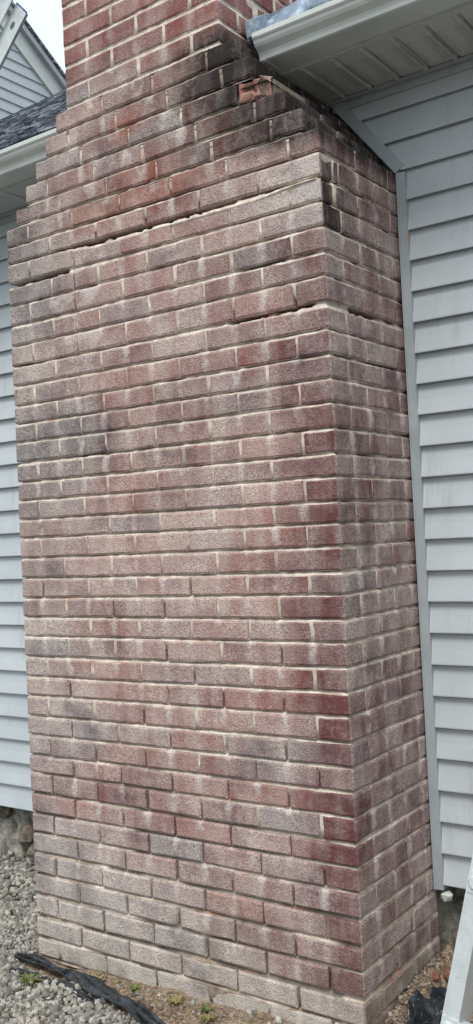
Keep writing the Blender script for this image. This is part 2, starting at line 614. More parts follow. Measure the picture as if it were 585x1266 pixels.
def brick_geo(mb, i, s0, s1, origin=None):
    xl, xr = ends(i)
    up = perps(i - 1)
    r = [rng.random() for _ in range(6)]
    j = lambda a: rng.uniform(-a, a)
    a0, a1 = s0 + .0041 + j(.0015), s1 - .0041 + j(.0015)
    e = .006
    inner = [c for c in up if a0 + .03 < c < a1 - .03]
    cols = {a0, a0 + e, a1 - e, a1} | set(inner)
    broken = (i == -3 and a0 < xr < a1)
    spall = (i in (1, 2) and a0 < xr < a1)
    for c in (xl, xr):
        if a0 + .01 < c < a1 - .01:
            cols -= {k for k in cols if abs(k - c) < .012}
            cols |= {c - .005, c + (.028 if spall else .005)}
            if broken:
                cols |= {c - .02, c - .04, c - .06, c - .08}
            cols |= {c - .05, c + .05}
    cols = sorted(cols)
    big = [cols[0]]
    for c in cols[1:]:
        if c - big[-1] > .002:
            big.append(c)
    cols = big
    n = len(cols)
    off = j(.0016) - .0004 + (.0022 if i == 36 else 0)
    if i >= 36:
        off -= .006
    tilt = j(.012)
    cen = (a0 + a1) / 2
    lean = j(.02)
    vs, cs, uvs = [], [], []
    rows = (0., .1, .9, 1.) if not broken else (0., .1, .35, .65, .9, 1.)
    for vi, v in enumerate(rows):
        for ci, s in enumerate(cols):
            x, _ = path(i, s)
            zt = ztop(i, x)
            gap = ztop(i, x) - ztop(i + 1, x)
            hb = float(brick_h(i, gap))
            if i == 2 and s <= xr:
                cut = .015 * float(sstep(-1.02, -.85, x)) * float(sstep(-.05, -.25, x))
                zt -= cut
                hb -= cut
            z = zt - hb * (1 - v)
            d = -off + tilt * (s - cen) * (1 if abs(s - cen) < .15 else 0) + lean * (v - .5) * .05
            border = (vi in (0, len(rows) - 1)) or (ci in (0, n - 1))
            if border:
                d += rng.uniform(.0022, .0058)
                if ci in (0, n - 1):
                    s = s + j(.0012)
                if vi in (0, len(rows) - 1):
                    z += j(.0014)
                if rng.random() < .07:
                    d += rng.uniform(.002, .006)
            else:
                d += j(.0007)
            if broken and s > xr - .09:
                d += .004 + .022 * rng.random() * (.4 + v) + (.012 if abs(s - xr) < .012 else 0)
            if spall and xr < s < xr + .06:
                d += .010
            px, py = path(i, s, d)
            vs.append((px, py, z))
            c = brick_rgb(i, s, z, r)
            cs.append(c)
            q = min((abs(s - u) for u in up), default=.1)
            uvs.append((q, v))
    nr = len(rows)
    fs = [(b * n + a, b * n + a + 1, (b + 1) * n + a + 1, (b + 1) * n + a) for b in range(nr - 1) for a in range(n - 1)]
    # return of the four edges into the bed
    ring = [a for a in range(n)] + [b * n + n - 1 for b in range(1, nr)] + [(nr - 1) * n + a for a in range(n - 2, -1, -1)] + [b * n for b in range(nr - 2, 0, -1)]
    o = len(vs)
    for k in ring:
        ci = k % n
        px, py = path(i, cols[ci], .034)
        if abs(cols[ci] - xr) < .034 and cols[0] < xr < cols[-1]:
            px, py = xr - .034, .034
        if abs(cols[ci] - xl) < .034 and cols[0] < xl < cols[-1]:
            px, py = xl + .034, .034
        vs.append((px, py, vs[k][2]))
        cs.append(cs[k])
        uvs.append((.1, .5))
    m_ = len(ring)
    fs += [(ring[(k + 1) % m_], ring[k], o + k, o + (k + 1) % m_) for k in range(m_)]
    mb.add(vs, fs, cs, uvs)


# ------------------------------------------------------------------ chimney
chimney = tag(empty('chimney', (-W / 2, .25, -.1)),
              'tall weathered red brick chimney with stepped shoulders against the grey siding', 'chimney')
CO = Vector(chimney.location)


def under_chimney(o):
    o.parent = chimney
    o.location = Vector(o.location) - CO
    return o


TOPROW = -19
single, rest = [], []
for i in range(TOPROW, 37):
    xl, xr = ends(i)
    ps = [xl - D] + perps(i) + [xr + D]
    for s0, s1 in zip(ps[:-1], ps[1:]):
        if s1 - s0 < .03:
            continue
        front = s1 > xl + .02 and s0 < xr - .02
        seen = i >= -10 and not (i == -10 and s0 > -.75) and not (i == -9 and s0 > -.5) and not (i == -8 and s0 > -.4)
        (single if front and seen else rest).append((i, s0, s1))
side = sorted([t for t in rest if t[0] > 0 and t[1] > -.01], key=lambda t: (-t[0], t[1]))
pick = []
for t in side:
    if len(single) + len(pick) >= 300:
        break
    if t[2] - t[1] > .15 and t[0] < 36:
        pick.append(t)
single += pick
rest = [t for t in rest if t not in pick]
for (i, s0, s1) in single:
    mb = MB()
    brick_geo(mb, i, s0, s1)
    x, y = path(i, (s0 + s1) / 2)
    under_chimney(mb.build('brick', M_BRICK, None, (x, y, ztop(i, x) - .03)))
mb = MB()
for t in rest:
    brick_geo(mb, *t)
tag(under_chimney(mb.build('brickwork', M_BRICK)), kind='stuff')

# mortar body: relief sheet behind the bricks
CRACKS = [  # course whose top joint is open, from, to (path), depth, lower share of the joint that stays filled
    (2, -1.06, -.28, .055, .50, 1), (2, -.5, -.10, .016, .75, 1), (3, -W - .1, -.97, .06, .10, 1), (7, -.36, -.19, .055, .30, 1), (7, -.20, -.03, .045, .55, 1),
    (7, .05, .10, .02, .4, 1), (7, .12, .33, .06, .2, 1), (7, .36, .45, .03, .5, 1), (1, -.9, -.45, .022, .35, 1), (0, -.75, -.55, .02, .4, 1),
    (7, -W, -1.1, .016, .25, 1), (9, .2, .45, .02, .3, 1), (3, .1, .25, .02, .3, 1), (5, -.3, -.1, .014, .4, 1), (12, -1.0, -.8, .012, .4, 1)]


def relief(i_path, SS, ZZ, FR, IR, flush):
    """depth of the mortar below the brick face; FR = place within the joint (0 bottom, 1 top), IR = course below the joint"""
    n = vn1(SS * 60, ZZ * 60) * .5 + vn2(SS * 25 + 9, ZZ * 25) * .5
    ragged = vn3(SS * 40 + 3, ZZ * 40)
    FC = np.where(FR > 1.02, .12, np.clip(FR, 0, 1))
    d = flush + .0036 * n + FC * (.012 if flush > .002 else .003) * (.4 + 1.0 * ragged)
    dirt = np.zeros_like(d)
    if i_path == 0:
        for i in range(18, 36):
            for q in [q for q in perps(i) if -W < q < -.02]:
                k = rng.random()
                if k < (.12 if i > 26 else .25) or (i < 25 and k < .7):
                    continue
                m_ = (abs(SS - q) < .0065) & (IR == i + 1) & (FR > 1.02)
                d = np.where(m_, d + .006 + .010 * k, d)
                dirt = np.where(m_, .35 + .65 * k, dirt)
        er = sstep(.80, .45, ZZ) * sstep(.42, .60, vn3(SS * 7, ZZ * 11)) * ((SS > -W) & (SS < 0))
        d = d + er * .005
        dirt = np.maximum(dirt, er * .7)
        for (i, c0, c1, dep, f0, f1) in CRACKS:
            wv = (vn2(SS * 45, ZZ * 0 + i) - .5) * .5
            m_ = (IR == i) & (SS > c0) & (SS < c1) & (FR > f0 + wv) & (FR <= 1.2)
            fade = np.minimum(sstep(c0, c0 + .05, SS), sstep(c1, c1 - .05, SS))
            d = np.where(m_, np.maximum(d, dep * fade), d)
            dirt = np.where(m_, np.maximum(dirt, .9 * fade), dirt)  # dark of the open crack put into the mortar colour, besides its depth
        m_ = (IR == 2) & (SS > -.72) & (SS < -.02) & (FR >= 0) & (FR < .6)
        d = np.where(m_, d - .0055 * sstep(-.72, -.6, SS), d)
        m_ = (abs(SS - (-W + 1.5 * M)) < .005) & (IR > 2) & (IR < 8)
        d = np.where(m_, d + .008, d)
        m_ = (SS > -.015) & (SS < .07) & (IR >= 2) & (IR <= 3)
        d = np.where(m_, d + .016, d)
    if i_path == -3:
        d = np.where((SS > ends(-3)[1] - .11) & (SS < ends(-3)[1] + .04), d + .03, d)
    if -6 < i_path < 0:
        dirt = np.maximum(dirt, .75 * np.exp(-((SS - ends(i_path)[1]) / .2) ** 2))
    if i_path == 0:
        dirt = np.maximum(dirt, .45 * sstep(.55, .1, ZZ) * sstep(-.15, -.6, SS) * sstep(.3, .7, vn2(SS * 9, ZZ * 14)))
    return d, dirt


def mortar_band(i_path, i_lo, i_hi, step, flush):
    """relief sheet round the courses i_hi (upper) .. i_lo (lower) of one plan outline"""
    xl, xr = ends(i_path)
    lo, hi = xl - D, xr + D
    s = np.linspace(lo, hi, int((hi - lo) / step) + 1)
    s[np.argmin(abs(s - xl))] = xl
    s[np.argmin(abs(s - xr))] = xr
    X = np.clip(s, xl, xr)
    Zs, Fs, Is = [], [], []
    for i in range(i_lo, i_hi - 1, -1):
        zb = np.array([ztop(i + 1, x) for x in X])                 # top of the course below
        zt = np.array([ztop(i, x) for x in X])
        gap = zt - zb
        g = gap - brick_h(i, gap)
        if i == 1:
            cut = .015 * sstep(-1.02, -.85, X) * sstep(-.05, -.25, X) * (s <= xr)
            zb, g = zb - cut, g + cut
        for f in (-.12, 0, .22, .45, .7, .93, 1.06):
            Zs.append(zb + g * f)
            Fs.append(np.full_like(s, f))
            Is.append(np.full(s.shape, i + 1))
        Zs.append((zb + g + zt) / 2)
        Fs.append(np.full_like(s, 2.))
        Is.append(np.full(s.shape, i + 1))
    Zs.append(zt - .004)
    Fs.append(np.full_like(s, 2.))
    Is.append(np.full(s.shape, i_hi))
    ZZ, FR, IR = np.stack(Zs, 1), np.stack(Fs, 1), np.stack(Is, 1)
    SS = np.repeat(s[:, None], ZZ.shape[1], 1)
    d, dirt = relief(i_path, SS, ZZ, FR, IR, flush)
    Xp = np.where(SS < xl, xl + d, np.where(SS > xr, xr - d, SS))
    Yp = np.where(SS < xl, np.maximum(xl - SS, d), np.where(SS > xr, np.maximum(SS - xr, d), d))
    cl, cr = abs(SS - xl) < 1e-9, abs(SS - xr) < 1e-9
    Xp = np.where(cl, xl + d, np.where(cr, xr - d, Xp))
    Xp = np.clip(Xp, xl + d.clip(0, .02), xr - d.clip(0, .02))
    return np.stack([Xp, Yp, ZZ], -1), dirt


mort = MB()


def add_band(Pd, cap):
    P, dirt = Pd
    n, m_, _ = P.shape
    base = P.reshape(-1, 3).tolist()
    idx = np.arange(n * m_).reshape(n, m_)
    q = np.stack([idx[:-1, :-1], idx[1:, :-1], idx[1:, 1:], idx[:-1, 1:]], -1).reshape(-1, 4).tolist()
    mort.add(base, q, [(v, 0., 0., 1.) for v in dirt.ravel().tolist()])
    if cap is not None:
        xl, xr, z = cap
        mort.add([(xl + .003, .003, z), (xr - .003, .003, z), (xr - .003, D, z), (xl + .003, D, z)], [(0, 1, 2, 3)], [(.1, 0., 0., 1.), (.9, 0., 0., 1.), (.9, 0., 0., 1.), (.1, 0., 0., 1.)])


add_band(mortar_band(0, 36, 0, .004, .0022), (-W, 0, ztop(0, -W) - .0065))
for k in range(1, 7):
    xl, xr = ends(-k)
    add_band(mortar_band(-k, -k, -k if k < 6 else TOPROW, .005 if k < 6 else .008, .0022 if k < 6 else .0012),
             (xl, xr, ztop(-k, xl) - .0065) if k < 6 else (xl, xr, ztop(TOPROW, -.6) - .004))
mo = mort.build('mortar', M_MORTAR, None, None, True)
under_chimney(mo)

# ------------------------------------------------------------------ house
house = tag(empty('house', (0, .6, -.05)), 'house with pale grey vinyl siding, white gutters and dark shingle roof', 'house')
HO = Vector(house.location)


def part(mb_or_obj, name=None, mat=None, parent=house, smooth=False):
    o = mb_or_obj.build(name, mat, None, None, smooth) if isinstance(mb_or_obj, MB) else mb_or_obj
    o.parent = parent
    o.location = Vector(o.location) - HO if parent is house else Vector(o.location)
    return o


YW = .492                     # sheathing plane
LAP = .0967
ZB = .231
ZS = 2.735                    # soffit


def board(x0a, x0b, x1, z0, y, h=LAP, last=False):
    """one lap of vinyl siding with butt edge, from (x0a at its bottom, x0b at its top) to x1"""
    b = MB()
    n = 10
    vs, fs = [], []
    prof = [(-.001, z0 + .014), (-.017, z0 + .013), (-.0196, z0 - .0010), (-.0216, z0 + .0005), (-.0216, z0 + .004), (-.0115, z0 + h * .5), (-.002, z0 + h + .011), (.0, z0 + h + .011)]
    ph = rng.uniform(0, 6)
    for k in range(n + 1):
        t = k / n
        wv = math.sin(ph + t * 9) * .0007
        for q, (dy, z) in enumerate(prof):
            f = min(1, max(0, (z - z0) / h))
            x0 = x0a + (x0b - x0a) * f
            vs.append((x0 + (x1 - x0) * t, y + dy + (wv if 0 < q < 6 else 0), z + math.sin(ph * 2 + t * 5) * .0006))
    m_ = len(prof)
    for k in range(n):
        for q in range(m_ - 1):
            fs.append((k * m_ + q, (k + 1) * m_ + q, (k + 1) * m_ + q + 1, k * m_ + q + 1))
    fs += [tuple(range(m_)), tuple(n * m_ + q for q in range(m_ - 1, -1, -1))]
    b.add(vs, fs)
    return b


wall = MB()
wall.box((-4.9, YW + .002, ZB + .012), (4.2, YW + .12, ZS + .1))
wall_o = part(wall, 'wall', M_DARK)
SL = .319 / .406              # shoulder slope (x per z)


def xs(z):
    return .030 if z < 2.44 else .030 - (z - 2.44) * SL


nl = int((ZS - ZB) / LAP) + 1
for k in range(nl):
    z = ZB + k * LAP
    hh = min(LAP, ZS - z)
    b = board(xs(z), xs(z + hh), 4.2, z, YW, hh)
    o = b.build('siding_board', M_SIDING)
    o.parent = wall_o
    b = board(-4.9, -4.9, -W + .01 + (max(0, z - 2.40) * SL), z, YW, hh)
    o = b.build('siding_board', M_SIDING)
    o.parent = wall_o

# J-channel along the chimney: upright leg and leg up the shoulder
t = MB()
t.box((.004, .468, .215), (.033, .500, 2.446))
t.box((.0035, .464, .215), (.008, .470, 2.44))
part(t, 'trim', M_TRIM)
t = MB()
ux, uz = -SL / math.hypot(SL, 1), 1 / math.hypot(SL, 1)
Lg = .30 / uz
px_, pz_ = uz, -ux                                   # perpendicular (to the right / up)
t.obox((.001, .469, 2.447), (ux * Lg, 0, uz * Lg), (.036 * px_, 0, .036 * pz_), (0, .03, 0))
part(t, 'trim', M_TRIM)
t = MB()
t.box((-W - .025, .468, .215), (-W + .01, .500, 2.40))
part(t, 'trim', M_TRIM)
# frieze strip and channel under the soffit
for (a, b_) in ((-.30, 4.2), (-4.9, -.94)):
    t = MB()
    t.box((a, .474, ZS - .034), (b_, .496, ZS - .006))
    t.box((a, .456, ZS - .010), (b_, .470, ZS - .002))
    part(t, 'frieze_trim', M_TRIM)

# soffit: ribbed vented panels
XR_, XL_ = ends(-6)[1], ends(-6)[0]


def soffit(x0, x1, y0, label=None):
    s_ = MB()
    s_.box((x0, y0, ZS + .012), (x1, YW, ZS + .03))
    so = part(s_, 'soffit', M_FASCIA)
    x = -.152 - .0965 * math.floor((-.152 - x0) / .0965)
    x -= .0965
    while x < x1:
        a, b_ = max(x, x0), min(x + .0965, x1)
        if b_ - a > .01:
            p = MB()
            prof = [(a, ZS + .008), (a + .004, ZS + .008), (a + .008, ZS), (b_ - .018, ZS), (b_ - .012, ZS - .006), (b_ - .004, ZS - .006), (b_ - .0005, ZS + .008)]
            prof2 = [(q, z + .003) for q, z in prof][::-1]
            pr = prof + prof2
            n = len(pr)
            vs = [(q, y0, z) for q, z in pr] + [(q, .470, z) for q, z in pr]
            fs = [(k, (k + 1) % n, n + (k + 1) % n, n + k) for k in range(n)] + [tuple(range(n))[::-1], tuple(range(n, 2 * n))]
            p.add(vs, fs)
            o = p.build('soffit_panel', M_SOFFIT)
            o.parent = so
        x += .0965
    return so


soffit(XR_ + .01, 1.6, .200)
t = MB()
t.box((-4.9, .285, ZS), (XL_ - .005, .472, ZS + .014))
for k in range(13):
    t.box((-4.9 + k * .3, .285, ZS - .004), (-4.9 + k * .3 + .012, .472, ZS))
part(t, 'soffit', M_FASCIA)
t = MB()
t.box((1.6, .2, ZS), (4.2, .472, ZS + .014))
part(t, 'soffit', M_FASCIA)


def gutter(x0, x1, dy, endcap=None):
    out = [(.192, 2.842), (.192, 2.742), (.100, 2.742), (.094, 2.745), (.092, 2.756), (.088, 2.764), (.080, 2.770), (.071, 2.776), (.065, 2.784), (.062, 2.792), (.058, 2.795), (.055, 2.799), (.055, 2.813), (.061, 2.816), (.072, 2.814)]
    inn = [(.072, 2.8125), (.061, 2.8145), (.0565, 2.8125), (.0565, 2.800), (.059, 2.797), (.0635, 2.793), (.0665, 2.785), (.072, 2.778), (.081, 2.7718), (.0895, 2.765), (.0938, 2.757), (.0955, 2.746), (.100, 2.7437), (.1905, 2.7437), (.1905, 2.842)]
    g = MB()
    g.extrude_x([(y + dy, z) for y, z in out + inn], x0, x1)
    go = part(g, 'gutter', M_GUTTER)
    if endcap is not None:
        c = MB()
        pr = [(y + dy, z) for y, z in out[:-2]]
        pr = [(y, min(z, 2.838)) for y, z in pr]
        c.extrude_x(pr, endcap - .0025, endcap)
        c.extrude_x([(y + dy + sgn, z + sg2) for (y, z), sgn, sg2 in zip(out[1:12], [0] + [-.002] * 10, [-.002] * 3 + [0] * 8)] +
                    [(y + dy, z) for y, z in reversed(out[1:12])], endcap - .002, endcap + .016)
        o = c.build('end_cap', M_GUTTER)
        o.parent = go
    x = x0 + .35
    while x < x1:
        h_ = MB()
        h_.box((x, .068 + dy, 2.806), (x + .022, .1915 + dy, 2.810))
        o = h_.build('hanger', M_ALU)
        o.parent = go
        x += .61
    f = MB()
    f.box((x0 - .06 if endcap else x0, .1925 + dy, ZS - .002), (x1, .2125 + dy, 2.87))
    part(f, 'fascia', M_FASCIA)


gutter(-.238, 4.2, 0, -.238)
gutter(-4.9, XL_ - .01, .080)

# roof: shingle courses, tabs uneven in thickness
RS = .674
YR0, ZR0 = .150, 2.806
LEN = math.hypot(1, RS)
rf = MB()
rf.extrude_x([(YR0 + .06, ZR0 + .02), (4.6, ZR0 + RS * (4.6 - YR0) - .02), (4.6, ZR0 + RS * (4.6 - YR0) - .1), (YR0 + .06, ZR0 - .03)], -9., XL_ - .004)
rf.extrude_x([(YR0 + .06, ZR0 + .02), (4.6, ZR0 + RS * (4.6 - YR0) - .02), (4.6, ZR0 + RS * (4.6 - YR0) - .1), (YR0 + .06, ZR0 - .03)], XR_ + .004, 4.2)
rf.extrude_x([(.95, ZR0 + RS * (.95 - YR0) - .005), (4.6, ZR0 + RS * (4.6 - YR0) - .02), (4.6, ZR0 + RS * (4.6 - YR0) - .1), (.95, ZR0 + RS * (.95 - YR0) - .1)], XL_ - .003, XR_ + .003)
rf.extrude_x([(4.6, ZR0 + RS * (4.6 - YR0) - .02), (9., ZR0), (9., ZR0 - .08), (4.6, ZR0 + RS * (4.6 - YR0) - .1)], -9., 4.2)
roof = part(rf, 'roof', M_DARK)
EXPO = .143
k = 0
while True:
    y = YR0 + k * EXPO / LEN
    if y > 4.55:
        break
    y2 = min(y + EXPO * 1.15 / LEN, 4.6)
    for (a, b_) in ((-5.2, XL_ - .006), (XR_ + .006, 3.6)) if y < .95 else ((-5.2, 3.6),):
        m_ = MB()
        x = a - rng.uniform(0, .2)
        while x < b_:
            wd = rng.choice((.11, .15, .2, .26))
            th = rng.choice((.004, .004, .0075))
            x0, x1 = max(x, a), min(x + wd - .004, b_)
            if x1 - x0 > .01:
                yo = rng.uniform(-.003, .003)
                z0, z1 = ZR0 + RS * (y + yo - YR0), ZR0 + RS * (y2 - YR0)
                m_.add([(x0, y + yo, z0 + .021), (x1, y + yo, z0 + .021), (x1, y2, z1 + .021), (x0, y2, z1 + .021),
                        (x0, y + yo, z0 + .026 + th), (x1, y + yo, z0 + .026 + th), (x1, y2, z1 + .022), (x0, y2, z1 + .022)],
                       [(0, 3, 2, 1), (4, 5, 6, 7), (0, 1, 5, 4), (1, 2, 6, 5), (2, 3, 7, 6), (3, 0, 4, 7)])
            x += wd
        o = m_.build('shingle_course', M_SHINGLE)
        o.parent = roof
    k += 1
t = MB()                                              # drip edge
t.box((-4.9, YR0 + .03, ZR0 + .004), (XL_ - .01, YR0 + .09, ZR0 + .010))
t.box((XR_ + .01, YR0 + .03, ZR0 + .004), (4.2, YR0 + .09, ZR0 + .010))
part(t, 'drip_edge', M_GUTTER)

# taller wing of the house behind: gable wall facing right, at x = -5
XG = -5.0
wing_apex_y, wing_apex_z = 2.36, 6.78
gm = MB()


def gz(y):
    return wing_apex_z - .70 * abs(y - wing_apex_y)


gm.add([(XG - .02, 0.6, 2.2), (XG - .02, 6.0, 2.2), (XG - .02, 6.0, gz(6.0)), (XG - .02, wing_apex_y, wing_apex_z), (XG - .02, 0.6, gz(0.6)),
        (XG - 4, 0.6, 2.2), (XG - 4, 6.0, 2.2), (XG - 4, 6.0, gz(6.0)), (XG - 4, wing_apex_y, wing_apex_z), (XG - 4, 0.6, gz(0.6))],
       [(0, 1, 2, 3, 4), (9, 8, 7, 6, 5), (0, 5, 6, 1), (1, 6, 7, 2), (2, 7, 8, 3), (3, 8, 9, 4), (4, 9, 5, 0)])
gable = part(gm, 'gable_wall', M_SIDING)
z = 4.32
while z < wing_apex_z - .1:
    half_a, half_b = (wing_apex_z - z) / .70, (wing_apex_z - z - LAP) / .70
    y0 = wing_apex_y - .2
    ya, yb = min(5.2, wing_apex_y + half_a - .03), min(5.2, wing_apex_y + half_b - .03)
    y0 = max(0.6, wing_apex_y - half_b)
    b = MB()
    pr = [(.0, z), (.0135, z - .001), (.0145, z + .004), (.003, z + LAP + .003), (0, z + LAP + .003)]
    vs = [(XG - .019 + dx, y0, zz) for dx, zz in pr] + [(XG - .019 + dx, ya + (yb - ya) * min(1, max(0, (zz - z) / LAP)), zz) for dx, zz in pr]
    n = len(pr)
    b.add(vs, [(q, (q + 1) % n, n + (q + 1) % n, n + q) for q in range(n)] + [tuple(range(n))[::-1], tuple(range(n, 2 * n))])
    o = b.build('siding_board', M_SIDING)
    o.parent = gable
    z += LAP


def rake(off0, off1, x0, x1, name, mat):
    m_ = MB()
    for sg in (1, -1):
        a, b_ = wing_apex_y, wing_apex_y + (3.6 if sg > 0 else -1.95)
        vs = []
        for y in (a, b_):
            for x in (x0, x1):
                for of in (off0, off1):
                    vs.append((x, y, gz(y) + of))
        f = [(0, 1, 3, 2), (4, 6, 7, 5), (0, 4, 5, 1), (2, 3, 7, 6), (0, 2, 6, 4), (1, 5, 7, 3)]
        m_.add(vs, f)
    return part(m_, name, mat)


rake(-.225, -.045, XG - .018, XG + .012, 'rake_board', M_GUTTER)
rake(-.045, .02, XG - .3, XG + .06, 'rake_fascia', M_TRIM)
rake(.021, .055, XG - 4, XG + .075, 'gable_roof', M_SHINGLE)

# roof membrane and flashing beside the stack
mem = MB()
nx, ny = 12, 8
vs = []
for a in range(nx + 1):
    for b_ in range(ny + 1):
        x = -.250 + .125 * a / nx
        y = .125 + .22 * b_ / ny
        zz = ZR0 + RS * (y - YR0) + .055 + .040 * float(sstep(.125, .17, y)) + .026 * float(vn1(a * .6, b_ * .7)) - .013
        if a in (0, nx):
            zz -= .01
        vs.append((x + .004 * float(vn2(a, b_)), y, zz))
top = [(a * (ny + 1) + b_, (a + 1) * (ny + 1) + b_, (a + 1) * (ny + 1) + b_ + 1, a * (ny + 1) + b_ + 1) for a in range(nx) for b_ in range(ny)]
n = len(vs)
low = [(x, y, zz - .03) for x, y, zz in vs]
edge = [a * (ny + 1) for a in range(nx + 1)] + [nx * (ny + 1) + b_ for b_ in range(1, ny + 1)] + [a * (ny + 1) + ny for a in range(nx - 1, -1, -1)] + [b_ for b_ in range(ny - 1, 0, -1)]
mem.add(vs + low, top + [(edge[(k + 1) % len(edge)], edge[k], n + edge[k], n + edge[(k + 1) % len(edge)]) for k in range(len(edge))])
part(mem, 'roof_membrane', M_MEMBRANE, smooth=True)
fl = MB()
fl.obox((-.298, .115, 2.842), (.045, 0, -.002), (0, .05, .034), (0, -.006, .046))
fl.obox((-.306, .13, 2.838), (.012, 0, 0), (0, .3, .3 * RS), (0, 0, .05))
part(fl, 'step_flashing', M_MEMBRANE)

# foundation: rough mortar face with stones showing, under the siding


def foundation(x0, x1, seed):
    xsn = np.arange(x0, x1 + .001, .008)
    zsn = np.arange(-.30, ZB + .02, .008)
    X, Z = np.meshgrid(xsn, zsn, indexing='ij')
    v = VN(seed)
    n = v(X * 9, Z * 11) * .6 + v(X * 26 + 5, Z * 26) * .3 + v(X * 70, Z * 70) * .12
    Y = YW + .085 - .055 * n
    Y = np.where(v(X * 14 + 40, Z * 16) > .74, Y + .03, Y)
    Y -= .05 * sstep(.12, -.1, Z) * v(X * 6, Z * 3)
    P = np.stack([X, Y, Z], -1)
    fo = part(grid_mesh('foundation', P, M_FOUND))
    return fo


def stone_geo(mb, c, r, sq=(1, 1, 1), col=None, sub=1):
    """an angular broken stone: jittered icosahedron"""
    ph = (1 + 5 ** .5) / 2
    base = [(-1, ph, 0), (1, ph, 0), (-1, -ph, 0), (1, -ph, 0), (0, -1, ph), (0, 1, ph), (0, -1, -ph), (0, 1, -ph), (ph, 0, -1), (ph, 0, 1), (-ph, 0, -1), (-ph, 0, 1)]
    fcs = [(0, 11, 5), (0, 5, 1), (0, 1, 7), (0, 7, 10), (0, 10, 11), (1, 5, 9), (5, 11, 4), (11, 10, 2), (10, 7, 6), (7, 1, 8),
           (3, 9, 4), (3, 4, 2), (3, 2, 6), (3, 6, 8), (3, 8, 9), (4, 9, 5), (2, 4, 11), (6, 2, 10), (8, 6, 7), (9, 8, 1)]
    q = [rng.gauss(0, 1) for _ in range(4)]
    nq = math.sqrt(sum(k * k for k in q))
    a, b, c_, d_ = [k / nq for k in q]
    Rm = ((1 - 2 * (c_ * c_ + d_ * d_), 2 * (b * c_ - a * d_), 2 * (b * d_ + a * c_)),
          (2 * (b * c_ + a * d_), 1 - 2 * (b * b + d_ * d_), 2 * (c_ * d_ - a * b)),
          (2 * (b * d_ - a * c_), 2 * (c_ * d_ + a * b), 1 - 2 * (b * b + c_ * c_)))
    vs = []
    for p in base:
        k = r / 1.9 * rng.uniform(.72, 1.2)
        l = [p[0] * k * sq[0], p[1] * k * sq[1], p[2] * k * sq[2]]
        vs.append(tuple(c[m_] + sum(Rm[m_][n_] * l[n_] for n_ in range(3)) for m_ in range(3)))
    mb.add(vs, fcs, [col] * 12 if col else None)


fo_l = foundation(-3.2, -W + .05, 21)
fo_r = foundation(-.05, 2.5, 22)
for (fo, spots) in ((fo_l, [(-1.50, .17, .045), (-1.62, .12, .06), (-1.40, .09, .05), (-1.75, .18, .05), (-1.58, .03, .05), (-1.9, .1, .07), (-2.05, .19, .05), (-1.45, .19, .035), (-1.84, .02, .05)]),
                    (fo_r, [(.075, .10, .03), (.13, .15, .035), (.05, .04, .03), (.20, .10, .04), (.16, .03, .035), (.28, .07, .05), (.11, .06, .022), (.065, .165, .02)])):
    for (x, zz, r_) in spots:
        m_ = MB()
        stone_geo(m_, (x, YW + .045, zz), r_, (1.2, .7, .8))
        o = m_.build('stone', M_RUBBLE)
        o.parent = fo
lump = MB()
stone_geo(lump, (.040, .476, .196), .026, (.8, .7, 1.3))
part(lump, 'caulk_lump', M_GUTTER)

# ------------------------------------------------------------------ ground


def hgt(x, y):
    x, y = np.asarray(x, float), np.asarray(y, float)
    h = -.088 + .045 * sstep(-1.15, -.1, x) * sstep(-.45, -.02, y) + .085 * sstep(.02, .47, y) * sstep(-.9, -1.3, x)
    h += .02 * sstep(-.5, -2.2, y) * 0
    right = sstep(-.03, .02, x)
    dirt = -.02 + .06 * sstep(.1, .47, y) - .10 * sstep(.0, .075, x)
    h = h * (1 - right) + np.where(y > -.05, dirt, -.075) * right
    h += (vn1(x * 9 + 50, y * 9 + 50) - .5) * .022 + (vn2(x * 30 + 50, y * 30 + 50) - .5) * .008
    far = sstep(3, 8, np.hypot(x, y))
    return h * (1 - far) - .12 * far


def axis(lo, hi, fine, far):
    c = list(np.arange(lo, hi, fine))
    st, v = fine, hi
    while v < far:
        c.append(v)
        st *= 1.28
        v += st
    st, v = fine * 1.28, lo - fine * 1.28
    while v > -far:
        c.insert(0, v)
        st *= 1.28
        v -= st
    return np.array(c)


gx, gy = axis(-2.6, .7, .015, 160), axis(-1.1, .62, .015, 160)
GX, GY = np.meshgrid(gx, gy, indexing='ij')
GZ = hgt(GX, GY)


def gmask(x, y):
    x, y = np.asarray(x, float), np.asarray(y, float)
    edge = -.10 - .13 * sstep(-1.2, -.35, x) + (vn3(x * 12 + 30, y * 12 + 30) - .5) * .06
    front = sstep(edge + .02, edge - .02, y)
    left = sstep(-W - .01, -W - .05, x)
    m_ = np.maximum(front, left)
    rt = ((x > -.08) & (y > -.2))
    return np.where(rt, 0, m_)


ground = grid_mesh('ground', np.stack([GX, GY, GZ], -1), M_GROUND, None, True, gmask(GX, GY))
tag(ground, kind='structure')

gv = MB()
for _ in range(21000):
    x, y = rng.uniform(-2.5, -.1), rng.uniform(-.62, .56)
    if x > -W - .004 and y > -.012:
        continue
    g = float(gmask(x, y))
    # keep the bed to what lies round the chimney foot
    if rng.random() > (.02 + .98 * g):
        continue
    r_ = min(.0135, max(.0035, rng.gauss(.0073, .0024)))
    k = rng.uniform(.60, 1.04)
    if rng.random() < .14:
        k *= .66
    c = srgb(186 * k, (181 + rng.uniform(-4, 2)) * k, (173 + rng.uniform(-8, 2)) * k)
    zz = float(hgt(x, y)) + r_ * rng.uniform(.0, .75)
    stone_geo(gv, (x, y, zz), r_ * 1.25, (1.15, .9, .78), c + (1,))
tag(gv.build('gravel', M_GRAVEL), 'pale grey crushed gravel spread along the foot of the wall', 'gravel', None, 'stuff')

